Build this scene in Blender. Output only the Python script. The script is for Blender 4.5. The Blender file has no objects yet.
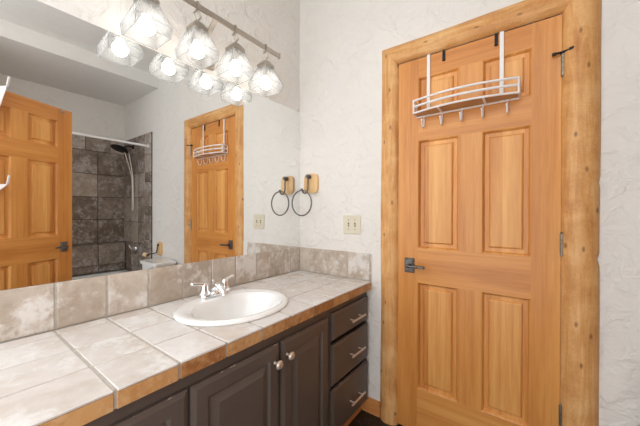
import bpy, bmesh, math, random
from mathutils import Vector, Matrix, noise
random.seed(7)
PI = math.pi
C = bpy.context.scene.collection
SC = bpy.context.scene

# ------------------------------------------------------------------ camera
cam = bpy.data.cameras.new('camera'); camo = bpy.data.objects.new('camera', cam); C.objects.link(camo)
cam.sensor_width = 36.0; cam.lens = 289.03 / 640 * 36.0; cam.clip_start = 0.02
yaw, pit, rol = math.radians(36.51), math.radians(-0.218), math.radians(0.179)
fw = Vector((-math.sin(yaw)*math.cos(pit), math.cos(yaw)*math.cos(pit), math.sin(pit)))
rt = Vector((math.cos(yaw), math.sin(yaw), 0)); up = rt.cross(fw)
rt2 = rt*math.cos(rol) + up*math.sin(rol); up2 = up*math.cos(rol) - rt*math.sin(rol)
M4 = Matrix((rt2, up2, -fw)).transposed().to_4x4(); M4.translation = Vector((1.345, -1.5762, 1.2051))
camo.matrix_world = M4
SC.camera = camo

# ------------------------------------------------------------------ light and exposure
w = bpy.data.worlds.new('world'); SC.world = w; w.use_nodes = True
w.node_tree.nodes['Background'].inputs[0].default_value = (0.975, 0.985, 1.0, 1)
w.node_tree.nodes['Background'].inputs[1].default_value = 2.0   # daylight from the open side of the room behind the camera
SC.view_settings.view_transform = 'Standard'; SC.view_settings.look = 'None'
SC.view_settings.exposure = 0.30; SC.view_settings.gamma = 1.0
try: SC.view_settings.use_curve_mapping = False
except Exception: pass
BULB = 21.0
# ------------------------------------------------------------------ materials
def s2l(c):
    c = c/255.0
    return c/12.92 if c <= 0.04045 else ((c+0.055)/1.055)**2.4
def rgb(r, g, b): return (s2l(r), s2l(g), s2l(b), 1.0)
class NT:
    def __init__(s, name):
        s.m = bpy.data.materials.new(name); s.m.use_nodes = True
        s.t = s.m.node_tree; s.b = s.t.nodes['Principled BSDF']; s.out = s.t.nodes['Material Output']
    def n(s, typ, **kw):
        nd = s.t.nodes.new(typ)
        for k, v in kw.items():
            if k in nd.inputs.keys() if isinstance(k, str) else False: nd.inputs[k].default_value = v
            else: setattr(nd, k, v)
        return nd
    def l(s, a, b): s.t.links.new(a, b)
    def coord(s, scale=(1,1,1), rot=(0,0,0), loc=(0,0,0)):
        tc = s.n('ShaderNodeTexCoord'); mp = s.n('ShaderNodeMapping')
        mp.inputs['Scale'].default_value = scale; mp.inputs['Rotation'].default_value = rot; mp.inputs['Location'].default_value = loc
        s.l(tc.outputs['Object'], mp.inputs['Vector']); return mp.outputs['Vector']
    def noise(s, vec, scale, detail=4, rough=0.55, dist=0.0):
        nd = s.n('ShaderNodeTexNoise'); nd.inputs['Scale'].default_value = scale; nd.inputs['Detail'].default_value = detail
        nd.inputs['Roughness'].default_value = rough; nd.inputs['Distortion'].default_value = dist
        s.l(vec, nd.inputs['Vector']); return nd.outputs['Fac']
    def ramp(s, fac, stops):
        r = s.n('ShaderNodeValToRGB'); e = r.color_ramp.elements
        while len(e) > 1: e.remove(e[0])
        e[0].position = stops[0][0]; e[0].color = stops[0][1]
        for p, c in stops[1:]:
            x = e.new(p); x.color = c
        s.l(fac, r.inputs['Fac']); return r.outputs['Color']
    def mix(s, fac, a, b, mode='MIX'):
        m = s.n('ShaderNodeMix'); m.data_type = 'RGBA'; m.blend_type = mode
        for i, v in ((0, fac), (6, a), (7, b)):
            if hasattr(v, 'is_linked'): s.l(v, m.inputs[i])
            else: m.inputs[i].default_value = v
        return m.outputs[2]
    def math(s, op, a, b=0.0):
        m = s.n('ShaderNodeMath'); m.operation = op
        for i, v in ((0, a), (1, b)):
            if hasattr(v, 'is_linked'): s.l(v, m.inputs[i])
            else: m.inputs[i].default_value = v
        return m.outputs[0]
    def bump(s, h, strength=0.3, dist=0.002, normal=None):
        b = s.n('ShaderNodeBump'); b.inputs['Strength'].default_value = strength; b.inputs['Distance'].default_value = dist
        s.l(h, b.inputs['Height'])
        if normal is not None: s.l(normal, b.inputs['Normal'])
        s.l(b.outputs['Normal'], s.b.inputs['Normal']); return b.outputs['Normal']
    def base(s, c):
        if hasattr(c, 'is_linked'): s.l(c, s.b.inputs['Base Color'])
        else: s.b.inputs['Base Color'].default_value = c
    def set(s, rough=0.5, metal=0.0, spec=0.5, coat=0.0, coat_r=0.2):
        s.b.inputs['Roughness'].default_value = rough; s.b.inputs['Metallic'].default_value = metal
        s.b.inputs['Specular IOR Level'].default_value = spec
        s.b.inputs['Coat Weight'].default_value = coat; s.b.inputs['Coat Roughness'].default_value = coat_r

def plain(name, col, rough=0.5, metal=0.0, spec=0.5, coat=0.0, var=0.06, vscale=14):
    m = NT(name); v = m.coord(); n = m.noise(v, vscale, 3)
    d = tuple(c*(1-var) for c in col[:3]) + (1,); h = tuple(min(1, c*(1+var)) for c in col[:3]) + (1,)
    m.base(m.ramp(n, [(0.3, d), (0.7, h)])); m.set(rough, metal, spec, coat); return m.m

def plaster(name, col):
    m = NT(name); v = m.coord()
    n1 = m.noise(v, 10, 5, 0.55, 0.7)
    plate = m.ramp(n1, [(0.44, (0,0,0,1)), (0.58, (1,1,1,1))])          # troweled islands of a skip-trowel finish
    n2 = m.noise(v, 34, 4, 0.6, 0.8)
    n3 = m.noise(v, 3.0, 2)
    h = m.math('ADD', m.math('MULTIPLY', plate, 0.8), m.math('MULTIPLY', n2, 0.7))
    m.base(m.ramp(n3, [(0.3, tuple(c*0.97 for c in col[:3])+(1,)), (0.7, col)]))
    m.set(0.72, 0, 0.25); m.bump(h, 0.85, 0.006); return m.m

def wood(name, lo, mid, hi, axis='z', board=0.0, fine=1.0, rough=0.38, coat=0.25, var=0.5, off=0.0):
    m = NT(name)
    k = {'z': (1, 1, 0.045), 'x': (0.045, 1, 1), 'y': (1, 0.045, 1)}[axis]
    v = m.coord(k, loc=(off, off, off)); vr = m.coord()
    g1 = m.noise(v, 46*fine, 5, 0.6, 0.5); g2 = m.noise(v, 170*fine, 3, 0.5); g3 = m.noise(v, 12*fine, 3, 0.5, 0.8)
    f = m.math('ADD', m.math('MULTIPLY', g1, 0.42), m.math('ADD', m.math('MULTIPLY', g2, 0.18), m.math('MULTIPLY', g3, 0.40)))
    if board:                                                            # glued-up boards, each a little lighter or darker
        sx = m.n('ShaderNodeSeparateXYZ'); m.l(vr, sx.inputs[0])
        ax = 'Z' if axis == 'x' else 'X'
        fl = m.math('FLOOR', m.math('DIVIDE', sx.outputs[ax], board))
        wn = m.n('ShaderNodeTexWhiteNoise'); wn.noise_dimensions = '1D'; m.l(fl, wn.inputs['W'])
        f = m.math('ADD', f, m.math('MULTIPLY', m.math('SUBTRACT', wn.outputs['Value'], 0.5), 0.28*var))
    c = m.ramp(f, [(0.30, lo), (0.5, mid), (0.70, hi)])
    m.base(c); m.set(rough, 0, 0.4, coat, 0.25); m.bump(g2, 0.10, 0.001); return m.m

def log_wood(name, axis):
    m = NT(name)
    k = {'z': (1, 1, 0.10), 'x': (0.10, 1, 1)}[axis]
    v = m.coord(k); vr = m.coord()
    g = m.noise(v, 30, 5, 0.65, 1.2); g2 = m.noise(vr, 9, 3, 0.5, 0.5); g4 = m.noise(vr, 120, 3, 0.6)
    f = m.math('ADD', m.math('MULTIPLY', g, 0.5), m.math('ADD', m.math('MULTIPLY', g2, 0.35), m.math('MULTIPLY', g4, 0.15)))
    c = m.ramp(f, [(0.33, rgb(184,122,64)), (0.5, rgb(216,160,98)), (0.66, rgb(234,190,132))])
    vo = m.n('ShaderNodeTexVoronoi'); vo.voronoi_dimensions = '2D'; vo.inputs['Scale'].default_value = 1.0
    sp = m.n('ShaderNodeSeparateXYZ'); m.l(m.coord((11,1,5.0) if axis == 'z' else (5.0,1,12), loc=(0.3,0,0.7)), sp.inputs[0])
    cb = m.n('ShaderNodeCombineXYZ'); m.l(sp.outputs[0], cb.inputs[0]); m.l(sp.outputs[2], cb.inputs[1]); m.l(cb.outputs[0], vo.inputs['Vector'])
    knot = m.ramp(vo.outputs['Distance'], [(0.0, (0.85,)*3+(1,)), (0.04, (0.55,)*3+(1,)), (0.075, (0,0,0,1))])
    c = m.mix(knot, c, rgb(120,70,32))
    m.base(c); m.set(0.5, 0, 0.35, 0.12, 0.35)
    wv = m.n('ShaderNodeTexWave'); wv.inputs['Scale'].default_value = 26; wv.inputs['Distortion'].default_value = 9
    wv.inputs['Detail'].default_value = 2; wv.inputs['Detail Scale'].default_value = 1.2
    wv.bands_direction = 'Z' if axis == 'z' else 'X'; m.l(vr, wv.inputs['Vector'])
    h = m.math('ADD', m.math('MULTIPLY', wv.outputs['Fac'], 0.35), m.math('MULTIPLY', g2, 2.5))
    m.bump(h, 0.35, 0.003); return m.m

def stone_tile(name, cols, vein, rough=0.4, bump=0.25, rnd=0.35, scale=1.0, veinamt=0.7):
    """mottled tile; every tile (mesh island) shifts the pattern and its tone"""
    m = NT(name); g = m.n('ShaderNodeNewGeometry'); tc = m.n('ShaderNodeTexCoord')
    add = m.n('ShaderNodeVectorMath'); add.operation = 'ADD'
    cx = m.n('ShaderNodeCombineXYZ'); r10 = m.math('MULTIPLY', g.outputs['Random Per Island'], 37.0)
    m.l(r10, cx.inputs[0]); m.l(r10, cx.inputs[1]); m.l(cx.outputs[0], add.inputs[1]); m.l(tc.outputs['Object'], add.inputs[0])
    v = add.outputs[0]
    a = m.noise(v, 9*scale, 6, 0.62, 0.6); b = m.noise(v, 22*scale, 7, 0.7, 0.3); d = m.noise(v, 5*scale, 3)
    f = m.math('ADD', m.math('MULTIPLY', a, 0.7), m.math('MULTIPLY', m.math('SUBTRACT', g.outputs['Random Per Island'], 0.5), rnd))
    f = m.math('ADD', f, m.math('MULTIPLY', b, 0.3))
    c = m.ramp(f, [(0.32, cols[0]), (0.5, cols[1]), (0.66, cols[2])])
    vm = m.ramp(m.math('MULTIPLY', m.math('ADD', b, d), 0.5), [(0.50, (0,0,0,1)), (0.60, (veinamt,)*3+(1,))])
    c = m.mix(vm, c, vein)
    m.base(c); m.set(rough, 0, 0.4); m.bump(b, bump, 0.002); return m.m

MAT = {}
MAT['wall'] = plaster('painted_plaster', rgb(232,228,222))
MAT['ceil'] = plain('ceiling_paint', rgb(232,230,226), 0.8, var=0.02)
MAT['fir_v'] = wood('fir_vertical_grain', rgb(186,114,50), rgb(214,144,72), rgb(230,168,92), 'z', 0.064)
MAT['fir_h'] = wood('fir_horizontal_grain', rgb(190,118,54), rgb(216,146,74), rgb(232,170,96), 'x', 0.071, off=3.1)
MAT['fir_p'] = wood('fir_panel_boards', rgb(186,114,50), rgb(216,148,76), rgb(238,178,104), 'z', 0.083, var=0.9, off=7.3)
MAT['base_w'] = wood('pine_baseboard', rgb(180,110,58), rgb(206,140,80), rgb(220,160,100), 'x')
MAT['log_v'] = log_wood('peeled_log_upright', 'z'); MAT['log_h'] = log_wood('peeled_log_lying', 'x')
MAT['ctile'] = stone_tile('counter_tile', (rgb(200,190,180), rgb(214,207,201), rgb(222,218,215)), rgb(232,232,230), 0.33, 0.18, 0.25)
MAT['btile'] = stone_tile('backsplash_tile', (rgb(172,156,140), rgb(194,181,167), rgb(208,198,187)), rgb(228,225,221), 0.4, 0.3, 0.25)
MAT['etile'] = stone_tile('counter_edge_tile', (rgb(150,98,56), rgb(186,134,82), rgb(200,152,100)), rgb(206,172,132), 0.42, 0.5, 0.28, 2.2, 0.5)
MAT['grout'] = plain('grey_grout', rgb(186,179,168), 0.85, var=0.12, vscale=60)
MAT['stile'] = stone_tile('shower_slate_tile', (rgb(108,94,82), rgb(142,128,116), rgb(168,154,140)), rgb(200,194,190), 0.3, 0.4, 0.35, 1.1, 0.55)
MAT['sgrout'] = plain('brown_grout', rgb(76,62,50), 0.85)
MAT['cab'] = plain('brown_cabinet_paint', rgb(91,80,73), 0.36, spec=0.5, var=0.08, vscale=7)
def worn():
    m = NT('worn_cabinet_paint'); v = m.coord((3, 0.5, 0.5)); n = m.noise(v, 60, 4, 0.7)
    m.base(m.ramp(n, [(0.60, rgb(92,82,76)), (0.66, rgb(190,170,150))])); m.set(0.4); return m.m
MAT['worn'] = worn()
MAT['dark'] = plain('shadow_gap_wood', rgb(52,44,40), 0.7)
def mirror_mat():
    m = NT('silvered_glass'); v = m.coord(); n = m.noise(v, 2.0, 1)
    m.base(m.ramp(n, [(0.0, (0.86,0.875,0.87,1)), (1.0, (0.875,0.885,0.88,1))])); m.set(0.0, 1.0, 0.5); return m.m
MAT['mirror'] = mirror_mat()
MAT['porc'] = plain('white_porcelain', rgb(240,240,238), 0.08, spec=0.6, coat=0.5, var=0.01)
MAT['chrome'] = plain('chrome', (0.86,0.87,0.88,1), 0.07, 1.0, var=0.01)
MAT['nickel'] = plain('brushed_nickel', rgb(186,178,168), 0.3, 1.0, var=0.06, vscale=80)
MAT['knob'] = plain('satin_nickel_warm', rgb(226,212,196), 0.3, 0.65, var=0.05)
MAT['pewter'] = plain('dark_pewter', rgb(112,110,108), 0.38, 0.9, var=0.25, vscale=60)
MAT['hinge'] = plain('aged_steel', rgb(150,142,130), 0.4, 0.8, var=0.2, vscale=60)
MAT['black'] = plain('black_iron', rgb(44,42,42), 0.42, 0.7, var=0.3, vscale=50)
MAT['white'] = plain('white_coated_wire', rgb(236,234,232), 0.35, var=0.02)
MAT['tray'] = plain('rack_tray_tan', rgb(196,148,94), 0.5, var=0.08)
MAT['pad'] = wood('light_pine_pad', rgb(206,160,104), rgb(226,184,128), rgb(236,200,148), 'z', fine=0.8)
MAT['ivory'] = plain('ivory_plastic', rgb(216,208,186), 0.35, var=0.02)
MAT['slot'] = plain('dark_slot', rgb(90,84,74), 0.6)
MAT['card'] = plain('pale_cardboard', rgb(222,196,160), 0.8, var=0.08, vscale=40)
MAT['tub'] = plain('tub_enamel', rgb(226,228,228), 0.12, var=0.01)
def stone_floor():
    m = NT('black_speckled_floor'); v = m.coord(); n = m.noise(v, 40, 5, 0.7)
    m.base(m.ramp(n, [(0.45, rgb(26,24,24)), (0.6, rgb(52,46,42)), (0.72, rgb(104,92,80))])); m.set(0.4); m.bump(n, 0.3, 0.002); return m.m
MAT['floor'] = stone_floor()
def shade_mat(name, a, edge):
    m = NT(name); t = m.t; v = m.coord(); n = m.noise(v, 60, 3, 0.6)
    tr = t.nodes.new('ShaderNodeBsdfTransparent'); tr.inputs[0].default_value = (0.97,0.98,0.98,1)
    tl = t.nodes.new('ShaderNodeBsdfTranslucent'); tl.inputs[0].default_value = (edge,edge,edge,1)
    df = t.nodes.new('ShaderNodeBsdfDiffuse'); df.inputs[0].default_value = (edge,edge,edge,1)
    gl = t.nodes.new('ShaderNodeBsdfGlossy'); gl.inputs['Roughness'].default_value = 0.12
    m1 = t.nodes.new('ShaderNodeMixShader'); m1.inputs[0].default_value = 0.5; m.l(tl.outputs[0], m1.inputs[1]); m.l(df.outputs[0], m1.inputs[2])
    m3 = t.nodes.new('ShaderNodeMixShader'); m3.inputs[0].default_value = 0.0; m.l(m1.outputs[0], m3.inputs[1]); m.l(gl.outputs[0], m3.inputs[2])
    m2 = t.nodes.new('ShaderNodeMixShader'); m.l(m.math('ADD', m.math('MULTIPLY', n, 0.03), a-0.015), m2.inputs[0])
    m.l(tr.outputs[0], m2.inputs[1]); m.l(m3.outputs[0], m2.inputs[2]); m.l(m2.outputs[0], m.out.inputs['Surface'])
    return m.m
MAT['shade'] = shade_mat('seeded_glass', 0.38, 0.37); MAT['shade_edge'] = shade_mat('glass_edge', 0.5, 0.6)
def bulb_mat():
    m = NT('lit_bulb'); m.base((1,1,1,1)); m.b.inputs['Emission Color'].default_value = (1.0, 0.94, 0.86, 1)
    m.b.inputs['Emission Strength'].default_value = BULB; return m.m
MAT['bulb'] = bulb_mat()

# ------------------------------------------------------------------ mesh helpers
class MB:
    def __init__(s, xf=None): s.bm = bmesh.new(); s.xf = xf; s.mi = 0
    def P(s, p):
        p = Vector(p); return s.xf @ p if s.xf is not None else p
    def v(s, p): return s.bm.verts.new(s.P(p))
    def f(s, vs, mi=None):
        try: fc = s.bm.faces.new(vs)
        except ValueError: return None
        fc.material_index = s.mi if mi is None else mi; return fc
    def box(s, x0, x1, y0, y1, z0, z1, bev=0.0, mi=None, seg=1):
        q = [s.v((x, y, z)) for z in (z0, z1) for y in (y0, y1) for x in (x0, x1)]
        fs = [s.f([q[i] for i in k], mi) for k in ((0,2,3,1),(4,5,7,6),(0,1,5,4),(2,6,7,3),(0,4,6,2),(1,3,7,5))]
        if bev:
            es = list({e for f in fs for e in f.edges})
            r = bmesh.ops.bevel(s.bm, geom=es, offset=bev, segments=seg, affect='EDGES', profile=0.5)
            for f in r['faces']: f.material_index = s.mi if mi is None else mi
    def rings(s, rs, caps=(True, True), closed=True, mi=None):
        R = [[s.v(p) for p in r] for r in rs]
        n = len(R[0])
        for a, b in zip(R, R[1:]):
            for i in range(n if closed else n-1):
                s.f((a[i], a[(i+1) % n], b[(i+1) % n], b[i]), mi)
        if caps[0]: s.f(R[0][::-1], mi)
        if caps[1]: s.f(R[-1], mi)
        return R
    def tube(s, pts, r, seg=8, closed=False, mi=None):
        pts = [Vector(p) for p in pts]; n = len(pts); rs = []
        rr = r if isinstance(r, (list, tuple)) else [r]*n
        ref = None
        for i, p in enumerate(pts):
            if closed: t = pts[(i+1) % n] - pts[i-1]
            else: t = pts[min(i+1, n-1)] - pts[max(i-1, 0)]
            t.normalize()
            if ref is None:
                ref = Vector((0,0,1)) if abs(t.z) < 0.9 else Vector((1,0,0))
            a = (ref - t*ref.dot(t)).normalized(); ref = a; b = t.cross(a)
            rs.append([p + (a*math.cos(2*PI*k/seg) + b*math.sin(2*PI*k/seg))*rr[i] for k in range(seg)])
        if closed: rs.append(rs[0]); s.rings(rs, (False, False), mi=mi); bmesh.ops.remove_doubles(s.bm, verts=s.bm.verts, dist=1e-6)
        else: s.rings(rs, mi=mi)
    def cyl(s, p0, p1, r, seg=16, r1=None, mi=None):
        s.tube([p0, p1], [r, r if r1 is None else r1], seg, mi=mi)
    def lathe(s, prof, origin, axis='z', seg=24, mi=None):
        o = Vector(origin); rs = []
        for r, h in prof:
            ring = []
            for k in range(seg):
                a = 2*PI*k/seg; c, d = r*math.cos(a), r*math.sin(a)
                ring.append(o + Vector({'z': (c, d, h), 'x': (h, c, d), 'y': (c, h, d), '-y': (c, -h, d)}[axis]))
            rs.append(ring)
        s.rings(rs, mi=mi)
    def strip(s, pts, w, t, wdir, mi=None):
        """flat bar of width w (along wdir) and thickness t bent along pts"""
        pts = [Vector(p) for p in pts]; n = len(pts); wd = Vector(wdir).normalized(); rs = []
        for i, p in enumerate(pts):
            tg = (pts[min(i+1, n-1)] - pts[max(i-1, 0)]).normalized(); nm = tg.cross(wd).normalized()
            rs.append([p + wd*w/2*a + nm*t/2*b for a, b in ((1,1),(-1,1),(-1,-1),(1,-1))])
        s.rings(rs, mi=mi)
    def prism(s, poly, y0, y1, mi=None, bev=0.0):
        """poly in xz, extruded along y"""
        a = [s.v((x, y0, z)) for x, z in poly]; b = [s.v((x, y1, z)) for x, z in poly]; n = len(poly)
        fs = [s.f(a, mi), s.f(b[::-1], mi)] + [s.f((a[i], b[i], b[(i+1) % n], a[(i+1) % n]), mi) for i in range(n)]
        if bev:
            es = [e for e in fs[0].edges]
            bmesh.ops.bevel(s.bm, geom=es, offset=bev, segments=2, affect='EDGES', profile=0.5)
    def build(s, name, mats, parent=None, smooth=True, loc=None):
        bmesh.ops.recalc_face_normals(s.bm, faces=s.bm.faces)
        me = bpy.data.meshes.new(name)
        for e in s.bm.edges:
            e.smooth = not (len(e.link_faces) != 2 or e.calc_face_angle(0) > 0.6)
        for f in s.bm.faces: f.smooth = smooth
        if loc is not None: bmesh.ops.translate(s.bm, verts=s.bm.verts, vec=-Vector(loc))
        s.bm.to_mesh(me); s.bm.free()
        for m in (mats if isinstance(mats, (list, tuple)) else [mats]): me.materials.append(MAT[m])
        o = bpy.data.objects.new(name, me); C.objects.link(o)
        if loc is not None: o.location = loc
        if parent is not None:
            o.parent = parent
            if loc is None and parent.get('_w'): o.location = -Vector(parent.location)   # mesh written in world coordinates
        return o
def thing(name, label, cat, loc=(0,0,0), group=None, rotz=0.0, world=True):
    o = bpy.data.objects.new(name, None); C.objects.link(o); o.location = loc; o.rotation_euler = (0,0,rotz)
    o.empty_display_size = 0.05
    o['label'] = label
    if cat: o['category'] = cat
    if group: o['group'] = group
    if world: o['_w'] = 1
    return o
def tag(o, label, cat, group=None):
    o['label'] = label; o['category'] = cat
    if group: o['group'] = group
    return o
def struct(o, label=None, cat=None):
    o['kind'] = 'structure'
    if label: o['label'] = label
    if cat: o['category'] = cat
    return o
def bez(a, b, c, n=8):
    a, b, c = Vector(a), Vector(b), Vector(c)
    return [a*(1-t)**2 + b*2*t*(1-t) + c*t*t for t in [i/n for i in range(n+1)]]

# ------------------------------------------------------------------ room shell
H = 0.7917; BS = 0.9554; CEIL = 2.766; SOF = 2.63; XF = 3.12; YF = -1.56
m = MB(); m.box(-0.12, 3.3, YF-1.2, 0.16, -0.1, 0.0); struct(m.build('floor', 'floor'), 'black speckled stone floor', 'floor')
m = MB(); m.box(-0.12, 3.3, YF-0.12, 0.12, CEIL, CEIL+0.1); struct(m.build('ceiling', 'ceil'), 'white painted ceiling above the vanity', 'ceiling')
m = MB(); m.box(2.15, XF+0.1, YF, 0.0, SOF, CEIL); struct(m.build('ceiling_soffit', 'ceil'), 'dropped ceiling soffit above the shower', 'soffit')
m = MB(); m.box(-0.12, -0.006, YF-0.12, 0.12, 0, CEIL); struct(m.build('wall_left', 'wall'), 'textured white wall behind the mirror', 'wall')
m = MB(); m.box(-0.006, 0.7286, 0, 0.12, 0, CEIL); m.box(1.4374, XF+0.12, 0, 0.12, 0, CEIL); m.box(0.7286, 1.4374, 0, 0.12, 2.046, CEIL)
struct(m.build('wall_back', 'wall'), 'textured white wall around the log-framed door', 'wall')
m = MB(); m.box(XF, XF+0.12, YF-0.12, 0.0, 0, CEIL); struct(m.build('wall_right', 'wall'), 'pale wall above the far shower tile', 'wall')
m = MB(); m.box(2.20, XF, YF-0.12, YF, 0, CEIL)
struct(m.build('wall_front', 'wall'), 'short wall closing the near end of the shower alcove', 'wall')
# dark hallway side of the closed door
m = MB(); m.box(0.69, 1.48, 0.121, 0.13, 0, 2.1); struct(m.build('wall_hall', 'wall'), 'wall panel behind the closed door', 'wall')
m = MB(); m.box(0.508, 0.626, -0.014, -0.001, 0.001, 0.092, 0.003); m.cyl((0.597,-0.0145,0.052), (0.597,-0.0138,0.052), 0.006, 12, mi=1)
struct(m.build('baseboard_back', ['base_w', 'etile']), 'short pine baseboard between vanity and door frame', 'baseboard')

# log door casing: half-round peeled logs, mitred
def log_post(name, xi, xo, depth, seed, mat, notches=(), label=''):
    m = MB(); N = 15; rs = []; zs = [0.0 + i*0.0255 for i in range(81)]
    for j, z in enumerate(zs):
        ring = []
        for i in range(N):
            s = i/(N-1); k = math.sin(PI*s)**0.6
            wob = (noise.noise(Vector((seed, z*2.2, s)))*0.004)
            xx = xi + (xo-xi)*s
            zz = z if j < 80 else z
            if j >= 70:
                e = 2.04 + s*0.107 - 0.0006; zz = zs[70] + (e - zs[70])*(j-70)/10
            if i == N-1 or i == N-2:
                for nz, na in notches:
                    if abs(z-nz) < 0.014: xx -= math.copysign(na, xo-xi)*(1-abs(z-nz)/0.014)
            edge = 1 if 0 < i < N-1 else 0
            ring.append((xx + (wob if s > 0.5 else 0), -depth*k + wob*edge - 0.0005, zz))
        rs.append(ring)
    for r in rs: r.extend([(r[-1][0], 0.0, r[-1][2]), (r[0][0], 0.0, r[0][2])])
    m.rings(rs); return struct(m.build(name, mat), label, 'door frame')
log_post('trim_1', 0.7286, 0.6247, 0.027, 1.3, 'log_v', (), 'peeled half-log upright left of the closed door')
log_post('trim_2', 1.4365, 1.555, 0.036, 8.1, 'log_v', ((1.335,0.009),(1.02,0.007)), 'peeled half-log upright right of the closed door')
m = MB(); rs = []
for j in range(61):
    ring = []; t = j/60
    for i in range(13):
        s = i/12; k = math.sin(PI*s)**0.6
        x0 = 0.7286 - s*0.104; x1 = 1.4365 + s*0.1185
        x = x0 + (x1-x0)*t; wob = noise.noise(Vector((x*2.5, 4.4, s)))*0.004
        ring.append((x, -0.030*k - 0.0005 + (wob if 0 < i < 12 else 0), 2.04 + s*0.107 + (wob if s > .5 else 0)))
    ring.extend([(ring[-1][0], 0, ring[-1][2]), (ring[0][0], 0, ring[0][2])]); rs.append(ring)
m.rings(rs); struct(m.build('trim_3', 'log_h'), 'peeled half-log header across the top of the closed door', 'door frame')

# ------------------------------------------------------------------ six-panel doors
DW, DH = 0.7068, 2.026
def raised_panel(m, x0, x1, z0, z1, prof, mi, y=0.0, fillmi=None):
    """rings: (inset, depth) from the opening inwards; front faces -y"""
    rs = []
    for ins, d in prof:
        rs.append([(x0+ins, y+d, z0+ins), (x1-ins, y+d, z0+ins), (x1-ins, y+d, z1-ins), (x0+ins, y+d, z1-ins)])
    R = m.rings(rs, (False, False), mi=mi); m.f(R[-1], fillmi if fillmi is not None else mi)
def door_slab(parent):
    T = 0.035; m = MB()
    xs = [0, 0.110, 0.312, 0.415, 0.606, DW]; off = 0.012
    zr = [(0, 0.240), (0.813, 1.000), (1.582, 1.710), (1.922, DH)]
    b = 0.0
    m.box(xs[0], xs[1], 0, T, 0, DH, b, 0); m.box(xs[4], xs[5], 0, T, 0, DH, b, 0)
    for z0, z1 in zr: m.box(xs[1], xs[4], 0.0002, T-0.0002, z0, z1, b, 1)
    prof = [(0, 0.0004), (0.004, 0.003), (0.009, 0.012), (0.0105, 0.016), (0.028, 0.0165), (0.031, 0.009), (0.036, 0.006)]
    for (a0, a1), (b0, b1) in zip(zr, zr[1:]):
        m.box(xs[2], xs[3], 0.0004, T-0.0004, a1, b0, b, 0)
        for xa, xb in ((xs[1], xs[2]), (xs[3], xs[4])):
            raised_panel(m, xa, xb, a1, b0, prof, 2)
            m.box(xa, xb, 0.02, T-0.006, a1, b0, mi=2)
    return m.build('slab', ['fir_v', 'fir_h', 'fir_p'], parent, smooth=False)
def lever_set(parent, lever_len=0.075):
    m = MB(); z = 0.904; x = 0.066 - 0.0
    m.box(x-0.027, x+0.027, -0.008, 0.0, z-0.040, z+0.040, 0.003); m.box(x-0.020, x+0.020, -0.011, -0.007, z-0.032, z+0.032, 0.002)
    h = m.build('handle', 'pewter', parent); h['label'] = 'dark pewter door handle'
    m = MB(); m.cyl((x,-0.010,z), (x,-0.038,z), 0.009, 12)
    pts = [(x,-0.040,z), (x+0.012,-0.046,z), (x+0.024,-0.046,z-0.002), (x+0.040,-0.045,z+0.001), (x+0.060,-0.045,z+0.001), (x+0.085,-0.044,z-0.001)]
    m.tube(pts, [0.009,0.008,0.006,0.008,0.0065,0.0065], 8)
    for k in range(3): m.box(x+0.030+k*0.010, x+0.036+k*0.010, -0.053, -0.037, z-0.008, z+0.008, 0.002)
    m.box(x+0.068, x+0.092, -0.052, -0.037, z-0.007, z+0.007, 0.002)
    m.build('lever', 'pewter', h)
    m = MB(); m.box(-0.0015, 0.0, 0.006, 0.03, z-0.04, z+0.02); m.build('latch_plate', 'black', parent)
def hinge(parent, z, hgt=0.09, pin=False):
    m = MB(); x = DW + 0.003
    for k in range(5):
        a = z + k*hgt/5; m.cyl((x,-0.008,a+0.0008), (x,-0.008,a+hgt/5-0.0008), 0.0065, 10)
    m.lathe([(0.001,-0.004),(0.005,-0.001),(0.004,0.003)], (x,-0.008,z-0.002), 'z', 10)
    m.lathe([(0.004,0.0),(0.006,0.003),(0.001,0.008)], (x,-0.008,z+hgt), 'z', 10)
    h = m.build('hinge', 'hinge', parent)
    if pin:
        m = MB(); zz = z+hgt+0.006
        m.cyl((x,-0.008,zz-0.004), (x,-0.008,zz+0.004), 0.010, 10)
        m.tube([(x-0.026,-0.018,zz-0.002), (x,-0.012,zz+0.001), (x+0.024,-0.024,zz+0.001)], 0.0045, 8)
        m.cyl((x-0.024,-0.018,zz-0.002), (x-0.034,-0.014,zz-0.003), 0.0075, 8); m.cyl((x+0.020,-0.023,zz+0.001), (x+0.034,-0.028,zz+0.002), 0.0075, 8)
        m.build('door_stop', 'black', h)
def make_door(name, label, loc, rotz, pins):
    d = thing(name, label, 'door', loc, rotz=rotz, world=False); d['kind'] = 'structure'
    door_slab(d); lever_set(d)
    for z, p in pins: hinge(d, z, pin=p)
    return d
make_door('door_1', 'closed six-panel fir door with the white rack hanging on it', (0.7290, 0.0, 0.010), 0.0, ((1.765, True), (1.018, False), (0.300, False)))
make_door('door_2', 'open six-panel fir door seen in the left of the mirror', (1.786, -0.861, 0.010), math.atan2(-0.901, -0.434), ())

# ------------------------------------------------------------------ shower corner (seen in the mirror)
TX = 2.30; TT = 2.150
def grid_tiles(m, rects, axis, face, depth, gap=0.006):
    for a0, a1, z0, z1 in rects:
        g = gap/2
        if axis == 'x': m.box(face, face+depth, a0+g, a1-g, z0+g, z1-g, 0.0025, 0)
        else: m.box(a0+g, a1-g, face, face+depth, z0+g, z1-g, 0.0025, 0)
m = MB(); m.box(XF-0.010, XF-0.0005, -1.54, -0.012, 0.0, TT-0.002, mi=1)
rows = [(0.02,0.22),(0.22,0.51),(0.51,0.80),(0.80,1.10),(1.10,1.385),(1.385,1.672),(1.672,1.960)]
R = []
for z0, z1 in rows:
    y = -0.012
    while y > -1.53:
        y2 = max(y-0.296, -1.54); R.append((y2, y, z0, z1)); y = y2
y = -0.012
for wdt in [0.16,0.26]*4:
    y2 = max(y-wdt, -1.54)
    if y-y2 > 0.03: R.append((y2, y, 1.960, TT))
    y = y2
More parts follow.
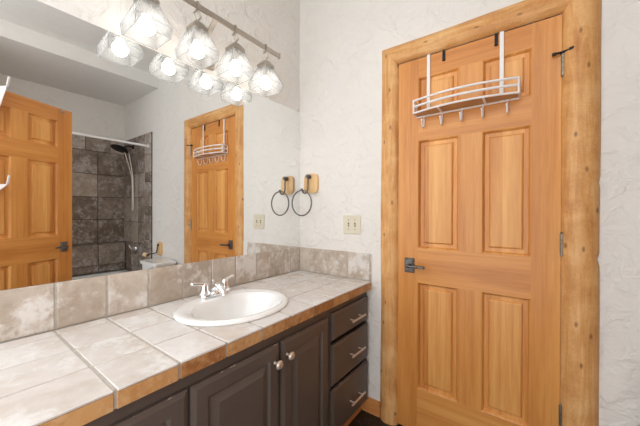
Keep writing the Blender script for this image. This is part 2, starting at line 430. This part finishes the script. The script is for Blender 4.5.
grid_tiles(m, R, 'x', XF-0.020, 0.012)
struct(m.build('wall_tile_far', ['stile', 'sgrout']), 'brown slate tile on the far shower wall', 'tiled wall')
m = MB(); m.box(TX, XF-0.021, -0.010, -0.0005, 0.0, TT-0.002, mi=1)
R = []
for z0, z1 in [(0.02,0.22),(0.22,0.51),(0.51,0.80),(0.80,1.07),(1.07,1.38),(1.38,1.68),(1.68,2.15)]:
    for a, b in ((2.47,2.665),(2.665,2.86),(2.86,3.098)): R.append((a, b, z0, z1))
z = TT
for hh in (0.26,0.22,0.11,0.30,0.10,0.30,0.10,0.30,0.10,0.30,0.05):
    R.append((TX, 2.47, max(z-hh, 0.02), z)); z -= hh
    if z < 0.05: break
grid_tiles(m, R, 'y', -0.018, 0.010)
struct(m.build('wall_tile_back', ['stile', 'sgrout']), 'brown slate tile behind the shower head', 'tiled wall')
# tiled ledge along the far wall
m = MB(); m.box(XF-0.075, XF-0.021, -1.54, -0.022, 0.435, 0.785, mi=1)
y = -0.024
while y > -1.5:
    y2 = max(y-0.296, -1.54)
    m.box(XF-0.083, XF-0.074, y2+.003, y-.003, 0.53, 0.782, 0.002, 0); m.box(XF-0.083, XF-0.074, y2+.003, y-.003, 0.44, 0.524, 0.002, 0)
    m.box(XF-0.086, XF-0.022, y2+.003, y-.003, 0.783, 0.800, 0.003, 0); y = y2
struct(m.build('trim_4', ['stile', 'sgrout']), 'slate ledge running along the far shower wall', 'ledge')
# bathtub
tb = thing('bathtub', 'white bathtub under the slate tiles, only its rim showing in the mirror', 'bathtub', (2.68, -0.78, 0))
def rrect(x0, x1, y0, y1, r, z, n=5):
    out = []
    for cx, cy, a0 in ((x1-r, y1-r, 0), (x0+r, y1-r, 90), (x0+r, y0+r, 180), (x1-r, y0+r, 270)):
        for k in range(n+1):
            a = math.radians(a0 + 90*k/n); out.append((cx+r*math.cos(a), cy+r*math.sin(a), z))
    return out
m = MB(); x0, x1, y0, y1 = 2.335, 3.032, -1.545, -0.022
m.rings([rrect(x0,x1,y0,y1,.01,0.001), rrect(x0,x1,y0,y1,.01,0.42), rrect(x0+.006,x1-.006,y0+.006,y1-.006,.012,0.43),
         rrect(x0+.06,x1-.06,y0+.07,y1-.07,.10,0.43), rrect(x0+.075,x1-.075,y0+.085,y1-.085,.10,0.415),
         rrect(x0+.12,x1-.12,y0+.16,y1-.14,.12,0.16), rrect(x0+.17,x1-.17,y0+.22,y1-.20,.12,0.12)])
m.build('basin', 'tub', tb)
m = MB(); m.lathe([(0.034,0),(0.034,0.004),(0.02,0.006)], (2.68,-0.25,0.1205), 'z'); m.build('drain', 'chrome', tb)
# curtain rod
rd = thing('shower_curtain_rod', 'thin white metal shower curtain rod across the top of the slate alcove', 'curtain rod', (2.36,-0.78,1.985))
m = MB(); m.cyl((2.36,-1.548,1.985), (2.36,-0.024,1.985), 0.0125, 14); m.build('rod', 'white', rd)
for a, b in ((-1.5595,-1.546), (-0.0265,-0.0185)):
    m = MB(); m.cyl((2.36,a,1.985), (2.36,b,1.985), 0.024, 18, 0.020); m.build('flange', 'white', rd)
# shower head
sh = thing('hand_shower', 'black handheld shower head with chrome hose on the slate wall', 'shower head', (2.80,-0.02,2.02))
m = MB(); m.tube(bez((2.80,-0.0185,2.03), (2.80,-0.08,2.05), (2.80,-0.115,2.01)), 0.010, 10); m.lathe([(0.03,0),(0.026,0.008),(0.012,0.012)], (2.80,-0.0185,2.03), '-y')
m.build('shower_arm', 'black', sh)
m = MB(MB and Matrix.Translation((2.79,-0.175,1.985)) @ Matrix.Rotation(math.radians(-20), 4, 'X') @ Matrix.Rotation(math.radians(6), 4, 'Y'))
m.lathe([(0.002,0.035),(0.028,0.033),(0.060,0.020),(0.088,0.006),(0.092,-0.004),(0.086,-0.012),(0.002,-0.013)], (0,0,0), 'z', 28)
m.build('spray_face', 'black', sh)
m = MB(); m.tube([(2.79,-0.16,2.0), (2.795,-0.125,2.005), (2.80,-0.095,1.975), (2.80,-0.085,1.94)], [0.02,0.017,0.014,0.012], 10); m.build('grip', 'black', sh)
m = MB(); pts = bez((2.80,-0.115,1.95),(2.80,-0.07,1.80),(2.78,-0.038,1.62),8)[:-1] + bez((2.78,-0.038,1.62),(2.77,-0.032,1.40),(2.775,-0.04,1.24),6)[:-1] + \
    bez((2.775,-0.04,1.24),(2.775,-0.034,1.185),(2.75,-0.032,1.24),6)[:-1] + bez((2.75,-0.032,1.24),(2.745,-0.034,1.45),(2.755,-0.04,1.66),6)[:-1] + bez((2.755,-0.04,1.66),(2.78,-0.06,1.88),(2.80,-0.07,1.955),6)
m.tube(pts, 0.0055, 8); m.build('hose', 'nickel', sh)
vl = thing('shower_valve', 'round chrome shower valve trim low on the slate wall', 'shower valve', (2.72,-0.02,0.72))
m = MB(); m.lathe([(0.070,0),(0.070,0.006),(0.055,0.012),(0.03,0.016),(0.028,0.05),(0.02,0.056)], (2.72,-0.0185,0.735), '-y', 28); m.build('escutcheon', 'chrome', vl)
m = MB(); m.tube([(2.72,-0.068,0.735),(2.735,-0.078,0.755),(2.75,-0.083,0.78)], [0.012,0.009,0.007], 10); m.build('lever', 'chrome', vl)

# ------------------------------------------------------------------ toilet
to = thing('toilet', 'white toilet whose tank lid shows at the bottom of the mirror', 'toilet', (1.88,-0.3,0))
m = MB(); m.rings([rrect(1.712,2.008,-0.20,-0.03,.03,0.36), rrect(1.702,2.016,-0.225,-0.03,.03,0.45), rrect(1.697,2.020,-0.235,-0.028,.03,0.650)]); m.build('tank', 'porc', to)
m = MB(); m.rings([rrect(1.687,2.030,-0.248,-0.020,.025,0.651), rrect(1.680,2.037,-0.248,-0.016,.03,0.658), rrect(1.680,2.037,-0.248,-0.016,.03,0.676), rrect(1.688,2.029,-0.247,-0.022,.03,0.683)]); m.build('tank_lid', 'porc', to)
def oval(cx, cy, ax, ay, z, n=28): return [(cx+ax*math.cos(2*PI*k/n), cy+ay*math.sin(2*PI*k/n), z) for k in range(n)]
m = MB(); m.rings([oval(1.882,-0.34,.13,.22,0.001), oval(1.882,-0.34,.115,.20,0.10), oval(1.882,-0.37,.13,.21,0.22), oval(1.882,-0.43,.18,.25,0.37), oval(1.882,-0.43,.185,.255,0.395),
     oval(1.882,-0.43,.13,.20,0.395), oval(1.882,-0.42,.09,.13,0.25), oval(1.882,-0.40,.04,.06,0.20)]); m.box(1.782,1.982,-0.28,-0.04,0.30,0.359,0.01); m.build('bowl', 'porc', to)
m = MB(); m.rings([oval(1.882,-0.43,.188,.26,0.396), oval(1.882,-0.43,.19,.262,0.408), oval(1.882,-0.43,.188,.26,0.425), oval(1.882,-0.43,.14,.20,0.430)]); m.build('seat_lid', 'porc', to)
m = MB(); m.cyl((1.747,-0.234,0.63), (1.747,-0.25,0.63), 0.012, 12); m.tube([(1.747,-0.248,0.63),(1.792,-0.252,0.622)], 0.005, 8); m.build('flush_lever', 'chrome', to)

# toilet paper holder
def pad_outline(cx, cz, hw, hh, c):
    return [(cx-hw, cz-hh+c), (cx-hw+c*0.35, cz-hh+c*0.25), (cx-hw+c, cz-hh), (cx+hw-c, cz-hh), (cx+hw-c*0.35, cz-hh+c*0.25), (cx+hw, cz-hh+c),
            (cx+hw, cz+hh-c), (cx+hw-c*0.35, cz+hh-c*0.25), (cx+hw-c, cz+hh), (cx-hw+c, cz+hh), (cx-hw+c*0.35, cz+hh-c*0.25), (cx-hw, cz+hh-c)]
tp = thing('toilet_paper_holder', 'wooden-backed black iron toilet paper holder above the tank', 'paper holder', (2.10,0,0.81))
m = MB(); m.prism(pad_outline(2.09,0.780,0.050,0.078,0.03), -0.022, -0.0005, bev=0.003); m.build('backplate', 'pad', tp)
m = MB(); m.cyl((2.09,-0.0225,0.825), (2.09,-0.036,0.825), 0.011, 10); m.tube([(2.09,-0.036,0.825),(2.092,-0.040,0.77),(2.093,-0.046,0.740),(2.095,-0.070,0.732),(2.095,-0.110,0.730),(2.11,-0.122,0.729),(2.23,-0.122,0.729)], 0.0055, 8); m.build('arm', 'black', tp)
tr = thing('cardboard_tube', 'empty tan paper roll core on the black iron holder', 'paper roll', (2.17,-0.122,0.712))
m = MB(); rs = []
for x, q in ((2.122,0.024),(2.218,0.024),(2.218,0.0215),(2.122,0.0215)): rs.append([(x, -0.122+q*math.cos(2*PI*k/20), 0.7125+q*math.sin(2*PI*k/20)) for k in range(20)])
rs.append(rs[0]); m.rings(rs, (False, False)); bmesh.ops.remove_doubles(m.bm, verts=m.bm.verts, dist=1e-6); m.build('tube', 'card', tr)

# ------------------------------------------------------------------ mirror
m = MB(); m.box(-0.0055, 0.0, YF+0.02, -0.003, BS, 1.913); mi = m.build('wall_mirror', 'mirror', smooth=False)
tag(mi, 'large frameless wall mirror above the tiled backsplash', 'mirror')

# ------------------------------------------------------------------ vanity
VY = YF+0.004
vt = thing('vanity_cabinet', 'dark brown bathroom vanity cabinet under the tiled counter', 'cabinet', (0.27,-0.78,0))
m = MB()
m.box(0.0, 0.530, VY, -0.012, 0.084, 0.104, mi=0); m.box(0.0, 0.530, VY, VY+0.018, 0.104, 0.741); m.box(0.0, 0.530, -0.030, -0.012, 0.104, 0.741); m.box(0.0, 0.012, VY, -0.012, 0.104, 0.741)
m.box(0.518, 0.537, VY, -0.012, 0.685, 0.742); m.box(0.518, 0.537, VY, -0.012, 0.084, 0.115)
for a, b in ((-0.034,-0.012), (-0.44,-0.395), (-0.80,-0.725), (-1.16,-1.11), (VY, VY+0.05)): m.box(0.518, 0.537, a, b, 0.115, 0.685)
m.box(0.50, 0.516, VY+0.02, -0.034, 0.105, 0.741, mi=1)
m.build('body', ['cab', 'dark'], vt, smooth=False)
m = MB(); m.box(0.492, 0.507, VY, -0.016, 0.001, 0.083); m.build('toe_kick', 'base_w', vt)
def cab_front(name, ya, yb, z0, z1, panel=True):
    xf = Matrix.Translation((0.556, ya, 0)) @ Matrix.Rotation(PI/2, 4, 'Z')
    m = MB(xf); W = yb-ya; b = 0.006
    if panel:
        fr = 0.052
        pr = [(0,0.019),(0,0.008),(0.003,0.006),(0.015,0)]
        rs = [[(i, d, z0+i), (W-i, d, z0+i), (W-i, d, z1-i), (i, d, z1-i)] for i, d in pr]
        m.rings(rs, (True, False)); rs2 = [[(i, d, z0+i), (W-i, d, z0+i), (W-i, d, z1-i), (i, d, z1-i)] for i, d in
              [(0.015,0),(fr,0),(fr+0.003,0.006),(fr+0.007,0.0095),(fr+0.012,0.0095),(fr+0.036,0.001),(fr+0.038,0.0)]]
        R = m.rings(rs2, (False, False)); m.f(R[-1])
    else:
        pr = [(0,0.019),(0,0.008),(0.003,0.006),(0.012,0.0005),(0.014,0)]
        rs = [[(i, d, z0+i), (W-i, d, z0+i), (W-i, d, z1-i), (i, d, z1-i)] for i, d in pr]
        m.rings(rs)
    bmesh.ops.remove_doubles(m.bm, verts=m.bm.verts, dist=1e-6)
    o = m.build(name, ['cab'], vt, smooth=False)
    # rubbed-through paint along the top arris
    mm = MB(xf); mm.box(0.004, W-0.004, 0.0058, 0.0086, z1-0.0032, z1+0.0004); c = mm.build('worn_edge', 'worn', o); c.location = (0,0,0)
    return o
def knob(par, y, z):
    m = MB(); m.lathe([(0.007,0),(0.0055,0.004),(0.0045,0.014),(0.009,0.017),(0.0155,0.021),(0.0165,0.026),(0.012,0.031),(0.002,0.0325)], (0.556,y,z), 'x', 20)
    o = m.build('knob', 'knob', par); o.location = (0,0,0)
def pull(par, yc, z):
    m = MB(); 
    for s in (-1, 1): m.cyl((0.556, yc+s*0.045, z), (0.583, yc+s*0.045, z), 0.004, 10)
    m.cyl((0.585, yc-0.070, z), (0.585, yc+0.070, z), 0.0055, 12)
    o = m.build('handle', 'knob', par); o.location = (0,0,0)
for z0, z1, hz in ((0.567,0.705,0.628), (0.342,0.545,0.443), (0.087,0.324,0.190)):
    d = cab_front('drawer', -0.400, -0.020, z0, z1, False); pull(d, -0.187, hz)
d = cab_front('door', -0.754, -0.432, 0.087, 0.697); knob(d, -0.728, 0.637)
d = cab_front('door', -1.127, -0.766, 0.087, 0.697); knob(d, -0.795, 0.630)
d = cab_front('door', -1.498, -1.136, 0.087, 0.697); knob(d, -1.472, 0.630)

# countertop
ct = thing('tiled_countertop', 'cream tiled vanity countertop with brown edge tiles and backsplash', 'countertop', (0.28,-0.78,0.74))
SX, SY, SA, SB = 0.290, -0.776, 0.215, 0.252
FY = -0.763
ys = [-0.011] + [-0.108-0.1515*k for k in range(10)]
yb_ = [-0.011] + [-0.102-0.1515*k for k in range(10)]; yb_[-1] = VY
ys[-1] = VY
xsj = [0.008, 0.070, 0.235, 0.400, 0.5675]
cut = MB(); cut.rings([oval(SX, SY, SA-0.012, SB-0.012, 0.5, 48), oval(SX, SY, SA-0.012, SB-0.012, 1.0, 48)]); cuto = cut.build('cutter', 'grout')
def bool_cut(o):
    md = o.modifiers.new('cut', 'BOOLEAN'); md.object = cuto; md.solver = 'EXACT'; md.operation = 'DIFFERENCE'
    dg = bpy.context.evaluated_depsgraph_get(); me = bpy.data.meshes.new_from_object(o.evaluated_get(dg)); o.modifiers.clear(); o.data = me
m = MB(); m.box(0.0, 0.5615, VY, -0.001, 0.7435, 0.7885); sub = m.build('substrate', 'grout', ct, smooth=False)
m = MB()
for ya, yb in zip(ys, ys[1:]):
    for xa, xb in zip(xsj, xsj[1:]):
        g = 0.0030; gy = 0.0045; m.box(xa+g, xb-(g if xb < 0.55 else 0.0), yb+gy, ya-gy, 0.7845, H+random.uniform(-0.0003,0.0003), 0.0018)
top = m.build('top_tiles', 'ctile', ct, smooth=False)
bpy.context.view_layer.update()
for o in (sub, top): bool_cut(o)
bpy.data.objects.remove(cuto)
m = MB()
for ya, yb in zip([-0.003]+ys[1:], ys[1:]): m.box(0.5617, 0.567, yb+0.0035, ya-0.0035, 0.743, 0.7835, 0.0015)
m.build('edge_tiles', 'etile', ct, smooth=False)
m = MB()
for ya, yb in zip(yb_, yb_[1:]): m.box(-0.0055, 0.006, yb+0.0045, ya-0.0045, H+0.002, BS-0.0008, 0.002)
m.box(-0.0056, 0.002, VY, -0.010, H-0.002, BS-0.002, mi=1)
for xa, xb in ((0.0065,0.095),(0.095,0.245),(0.245,0.405),(0.405,0.556)): m.box(xa+0.002, xb-0.002, -0.010, -0.0006, H+0.002, BS-0.0008, 0.002)
m.box(0.0, 0.5535, -0.0085, -0.0005, H-0.002, BS-0.002, mi=1)
m.box(0.5562, 0.5635, -0.0105, -0.0004, H+0.001, BS-0.001, 0.002)
m.build('backsplash', ['btile', 'grout'], ct, smooth=False)

# sink
sk = thing('oval_sink', 'white oval drop-in sink set in the tiled counter', 'sink', (SX,SY,H))
m = MB(); n = 56
def ov(cx, ax, ay, z): return oval(cx, SY, ax, ay, z, n)
m.rings([ov(SX,SA-0.016,SB-0.016,H-0.03), ov(SX,SA-0.016,SB-0.016,H+0.0005), ov(SX,SA-0.001,SB-0.001,H+0.0015), ov(SX,SA,SB,H+0.006), ov(SX,SA-0.004,SB-0.004,H+0.012), ov(SX,SA-0.014,SB-0.014,H+0.0165), ov(SX+0.006,SA-0.030,SB-0.030,H+0.016),
         ov(SX+0.026,SA-0.056,SB-0.048,H+0.012), ov(SX+0.027,SA-0.064,SB-0.056,H+0.004), ov(SX+0.027,SA-0.074,SB-0.070,H-0.03), ov(SX+0.025,SA-0.095,SB-0.105,H-0.085), ov(SX+0.02,SA-0.130,SB-0.155,H-0.120), ov(SX+0.015,0.03,0.03,H-0.130)], (False, True))
m.build('basin', 'porc', sk)
m = MB(); m.lathe([(0.024,0),(0.024,0.003),(0.014,0.004),(0.012,0.010),(0.002,0.011)], (SX+0.015,SY,H-0.1295), 'z'); m.build('drain', 'chrome', sk)
m = MB(); ovp = [Vector((0.166+0.0035*math.cos(a)*0, SY-0.012+0.016*math.cos(a), H-0.012+0.008*math.sin(a))) for a in [2*PI*k/20 for k in range(20)]]
m.tube(ovp, 0.0015, 6, closed=True); m.build('overflow_ring', 'nickel', sk)

# faucet
fx, FZ = 0.118, H+0.0165
fc = thing('centerset_faucet', 'chrome two-handle faucet on the back of the oval sink', 'faucet', (fx,FY,FZ))
m = MB(); R = lambda k, z: [(fx+0.026*k*math.cos(a), FY+(0.050 if math.sin(a) > 0 else -0.050)+0.028*k*math.sin(a), z) for a in [2*PI*(i+.5)/24 for i in range(24)]]
m.rings([R(1,FZ), R(1,FZ+0.008), R(0.9,FZ+0.014), R(0.7,FZ+0.016)]); m.build('base_plate', 'chrome', fc)
m = MB(); m.tube([(fx,FY,FZ+0.012),(fx+0.002,FY,FZ+0.035),(fx+0.020,FY,FZ+0.044),(fx+0.046,FY,FZ+0.038),(fx+0.068,FY,FZ+0.022),(fx+0.074,FY,FZ+0.008)], [0.026,0.023,0.019,0.016,0.014,0.013], 14); m.build('spout', 'chrome', fc)
m = MB(); m.cyl((fx-0.014,FY,FZ+0.02), (fx-0.016,FY,FZ+0.058), 0.0022, 8); m.lathe([(0.002,0),(0.006,0.004),(0.006,0.009),(0.001,0.013)], (fx-0.016,FY,FZ+0.056), 'z', 12); m.build('lift_rod', 'chrome', fc)
for s in (-1, 1):
    y = FY + s*0.054
    m = MB(); m.lathe([(0.027,0),(0.027,0.006),(0.021,0.012),(0.017,0.026),(0.016,0.036),(0.014,0.046),(0.006,0.054)], (fx,y,FZ+0.012), 'z', 20)
    m.tube([(fx,y,FZ+0.052),(fx-0.002,y+s*0.014,FZ+0.062),(fx-0.008,y+s*0.034,FZ+0.066),(fx-0.012,y+s*0.056,FZ+0.068),(fx-0.013,y+s*0.062,FZ+0.068)], [0.012,0.009,0.006,0.009,0.004], 10)
    m.build('lever_handle', 'chrome', fc)

# ------------------------------------------------------------------ towel ring, switch
tg = thing('towel_ring', 'black iron towel ring on a small pine plaque beside the mirror', 'towel ring', (0.11,0,1.4))
m = MB(); m.prism(pad_outline(0.110,1.400,0.058,0.066,0.028), -0.020, -0.0005, bev=0.003); m.build('backplate', 'pad', tg)
m = MB(); m.lathe([(0.013,0),(0.016,0.006),(0.014,0.012),(0.009,0.022),(0.015,0.029),(0.010,0.038),(0.002,0.040)], (0.106,-0.0205,1.446), '-y', 14)
m.tube([(0.106,-0.040,1.446),(0.106,-0.044,1.41),(0.106,-0.044,1.370),(0.106,-0.050,1.345),(0.105,-0.066,1.330),(0.104,-0.085,1.332),(0.103,-0.098,1.344),(0.102,-0.103,1.358)], [0.007,0.0055,0.0055,0.0055,0.0055,0.0055,0.0055,0.006], 8); m.build('hook', 'pewter', tg)
m = MB(); rc = Vector((0.100,-0.101,1.264)); rr = 0.084
m.tube([rc + Vector((rr*math.cos(a), 0, rr*math.sin(a))) for a in [2*PI*k/40 for k in range(40)]], 0.0048, 8, closed=True)
m.cyl((0.100,-0.101,1.343),(0.100,-0.101,1.360),0.008,8); m.build('ring', 'pewter', tg)
sw = thing('light_switch', 'ivory double toggle light switch on the white wall', 'light switch', (0.429,0,1.126))
m = MB(); m.box(0.368,0.490,-0.006,-0.0005,1.068,1.184,0.002)
for x in (0.406,0.452):
    m.box(x-0.005,x+0.005,-0.0064,-0.0055,1.114,1.138,mi=1); m.cyl((x,-0.0067,1.155),(x,-0.006,1.155),0.003,8,mi=1); m.cyl((x,-0.0067,1.097),(x,-0.006,1.097),0.003,8,mi=1)
m.build('cover_plate', ['ivory','slot'], sw)
for x in (0.406,0.452):
    m = MB(); m.tube([(x,-0.006,1.126),(x,-0.017,1.120)], [0.0042,0.0034], 8); m.build('toggle', 'ivory', sw)

# ------------------------------------------------------------------ vanity light
vl = thing('vanity_light', 'brushed nickel vanity light bar with four square glass shades above the mirror', 'wall light', (0,-0.764,2.04))
BX, BZ = 0.130, 2.125
m = MB(); m.box(BX-0.004, BX+0.004, -1.200, -0.345, BZ-0.013, BZ+0.013, 0.001)
for y in (-1.200, -0.345): m.box(BX-0.007, BX+0.007, y-0.004, y+0.004, BZ-0.016, BZ+0.016, 0.001)
m.build('bar', 'nickel', vl)
m = MB(); m.strip([(BX-0.004,-0.764,BZ-0.006),(0.075,-0.764,2.085),(0.018,-0.764,1.985)], 0.024, 0.006, (0,1,0)); m.build('arm', 'nickel', vl)
m = MB(); m.box(-0.0055, 0.018, -0.838, -0.698, 1.935, 2.045, 0.004); m.build('wall_canopy', 'nickel', vl)
def sq(cx, cy, h, z): return [(cx+h, cy+h, z), (cx-h, cy+h, z), (cx-h, cy-h, z), (cx+h, cy-h, z)]
for y in (-1.073,-0.862,-0.658,-0.452):
    cx = 0.130
    m = MB(); m.strip([(BX+0.006,y,BZ-0.016),(BX+0.009,y,BZ+0.002),(BX+0.004,y,BZ+0.018),(BX-0.006,y,BZ+0.016)], 0.010, 0.004, (0,1,0))
    r0 = Vector((BX,y,BZ-0.042)); q = 0.023
    dm = [r0+Vector((0,0,q*1.15)), r0+Vector((0,q*.8,0)), r0+Vector((0,0,-q*1.15)), r0+Vector((0,-q*.8,0))]
    for a, b in zip(dm, dm[1:]+dm[:1]): m.cyl(a, b, 0.0038, 6)
    m.cyl((BX,y,BZ-0.012),(BX,y,BZ-0.030),0.003,6); m.cyl((BX,y,BZ-0.062),(BX,y,BZ-0.078),0.004,8)
    m.build('hanger', 'nickel', vl)
    m = MB(); m.rings([sq(cx,y,0.012,2.052), sq(cx,y,0.016,2.050), sq(cx,y,0.034,2.026), sq(cx,y,0.034,2.013), sq(cx,y,0.031,2.013)]); m.cyl((cx,y,2.022),(cx,y,1.965),0.017,16); m.build('shade_cap', 'nickel', vl)
    m = MB()
    prof = [(0.028,2.020),(0.0655,1.926),(0.0665,1.920),(0.0625,1.884)]
    rs = [sq(cx,y,h,z) for h, z in prof]; ri = [sq(cx,y,h-0.003,z) for h, z in prof]
    m.rings(rs+ri[::-1]+[rs[0]], (False, False)); bmesh.ops.remove_doubles(m.bm, verts=m.bm.verts, dist=1e-6)
    for a, b in zip(rs, rs[1:]):                                         # thick cast edges of the glass
        if abs(a[0][2]-b[0][2]) < 0.006: continue
        for k in range(4): m.cyl(a[k], b[k], 0.0017, 6, mi=1)
        for k in range(4):                                               # rib down the middle of each face
            p0 = (Vector(a[k])+Vector(a[(k+1)%4]))/2; p1 = (Vector(b[k])+Vector(b[(k+1)%4]))/2; m.cyl(p0, p1, 0.0010, 4, mi=1)
    for j in (1, 3):
        for k in range(4): m.cyl(rs[j][k], rs[j][(k+1)%4], 0.0016, 6, mi=1)
    sd = m.build('lamp_shade', ['shade','shade_edge'], vl, smooth=False)
    m = MB(); bmesh.ops.create_icosphere(m.bm, subdivisions=3, radius=0.031, matrix=Matrix.Translation((cx,y,1.924)))
    m.tube([(cx,y,1.964),(cx,y,1.945)], [0.014,0.022], 16)
    b = m.build('bulb', 'bulb', sd); b.location = (0,0,0)

# ------------------------------------------------------------------ rack on the closed door
rk = thing('over_door_rack', 'white wire over-door basket with five hooks on the closed door', 'door rack', (1.055,0,1.75))
def bow(z, yend=-0.062, ymid=-0.104, n=14):
    return [(0.834 + 0.456*t/n, yend + (ymid-yend)*(1-(2*t/n-1)**2), z) for t in range(n+1)]
m = MB()
for z, r in ((1.788,0.0055),(1.757,0.006),(1.724,0.005)):
    pts = [(0.834,-0.010,z)] + bow(z) + [(1.290,-0.010,z)]
    m.tube(pts, r, 8); m.tube([(0.834,-0.010,z-0.009),(1.290,-0.010,z-0.009)] if z < 1.73 else [(0.834,-0.010,z),(0.835,-0.012,z)], 0.004, 8)
for x in (0.834,1.290):
    m.tube([(x,-0.062,1.792),(x,-0.062,1.722)], 0.0045, 8); m.tube([(x,-0.010,1.790),(x,-0.010,1.724)], 0.004, 8)
for t in (4, 10):
    p = bow(1.724)[t]; m.strip([(p[0],p[1]-0.003,1.727),(p[0],p[1]-0.003,1.719),(p[0],-0.010,1.716)], 0.010, 0.003, (1,0,0))
m.build('wire_basket', 'white', rk)
m = MB(); b = bow(1.720, -0.058, -0.100); poly = [(0.838,-0.012,1.720)] + [(min(max(x,0.838),1.286), y, z) for x, y, z in b] + [(1.286,-0.012,1.720)]
m.rings([poly, [(x,y,z+0.002) for x,y,z in poly]]); m.build('tray', 'tray', rk, smooth=False)
for x in (0.893, 1.222):
    m = MB(); m.strip([(x,0.030,2.0395),(x,-0.0045,2.0395),(x,-0.0045,1.72)], 0.016, 0.0022, (1,0,0)); m.build('strap', 'white', rk)
for x in (0.872,0.963,1.056,1.148,1.246):
    m = MB(); m.tube([(x,-0.008,1.722),(x,-0.008,1.690),(x,-0.010,1.668),(x,-0.020,1.653),(x,-0.034,1.654),(x,-0.044,1.670),(x,-0.048,1.684)], 0.0032, 8)
    bmesh.ops.create_icosphere(m.bm, subdivisions=1, radius=0.0062, matrix=Matrix.Translation((x,-0.048,1.687)))
    m.build('hook', 'white', rk)
for x, lb, bz in ((0.969,'small black over-door bracket left of centre on the closed door',1.984),(1.200,'small black over-door bracket beside the right rack strap',1.982)):
    m = MB(); m.strip([(x,0.028,2.0388),(x,-0.0030,2.0388),(x,-0.0030,bz)], 0.014, 0.0024, (1,0,0)); m.box(x-0.007,x+0.007,-0.010,-0.0044,bz,bz+0.006,0.001)
    tag(m.build('over_door_bracket', 'black', loc=(x,0,2.0)), lb, 'door bracket', 'black brackets hooked over the closed door')
# hook clip and rack on the open door (seen in the mirror)
R2 = Matrix.Translation((1.786,-0.861,0.010)) @ Matrix.Rotation(math.atan2(-0.901,-0.434), 4, 'Z')
m = MB(R2); m.strip([(0.080,0.037,2.0),(0.080,0.037,2.0285),(0.080,-0.0025,2.0285),(0.080,-0.0025,1.998),(0.080,-0.014,1.990),(0.080,-0.018,2.003)], 0.018, 0.002, (1,0,0))
tag(m.build('door_clip', 'nickel', loc=tuple(R2 @ Vector((0.08,0,2.0)))), 'small metal clip over the top of the open door', 'clip')
r2 = thing('side_hook_rack', 'white over-door hook rack at the left edge of the mirror', 'door rack', tuple(R2 @ Vector((0.55,0,1.7))))
for zt, lo in ((2.020,1.86),(1.372,1.40)):
    m = MB(R2); s = 0.515
    m.strip([(s,-0.002,zt),(s,-0.118,zt-0.004),(s,-0.127,zt+0.004),(s,-0.141,zt+0.058)], 0.010, 0.006, (1,0,0)); m.build('hook', 'white', r2)
    m = MB(R2); a = [(s-0.002,-0.003,zt-0.004),(s-0.002,-0.121,zt-0.006),(s-0.002,-0.003,lo-0.10)]; m.rings([a, [(x+0.004,y,z) for x,y,z in a]]); m.build('bracket', 'white', r2, smooth=False)
for s in (0.515, 0.66):
    m = MB(R2); m.strip([(s,0.037,2.0),(s,0.037,2.0285),(s,-0.002,2.0285),(s,-0.002,1.15)], 0.014, 0.0022, (1,0,0)); m.build('strap', 'white', r2)

for o in bpy.data.objects:
    if '_w' in o: del o['_w']
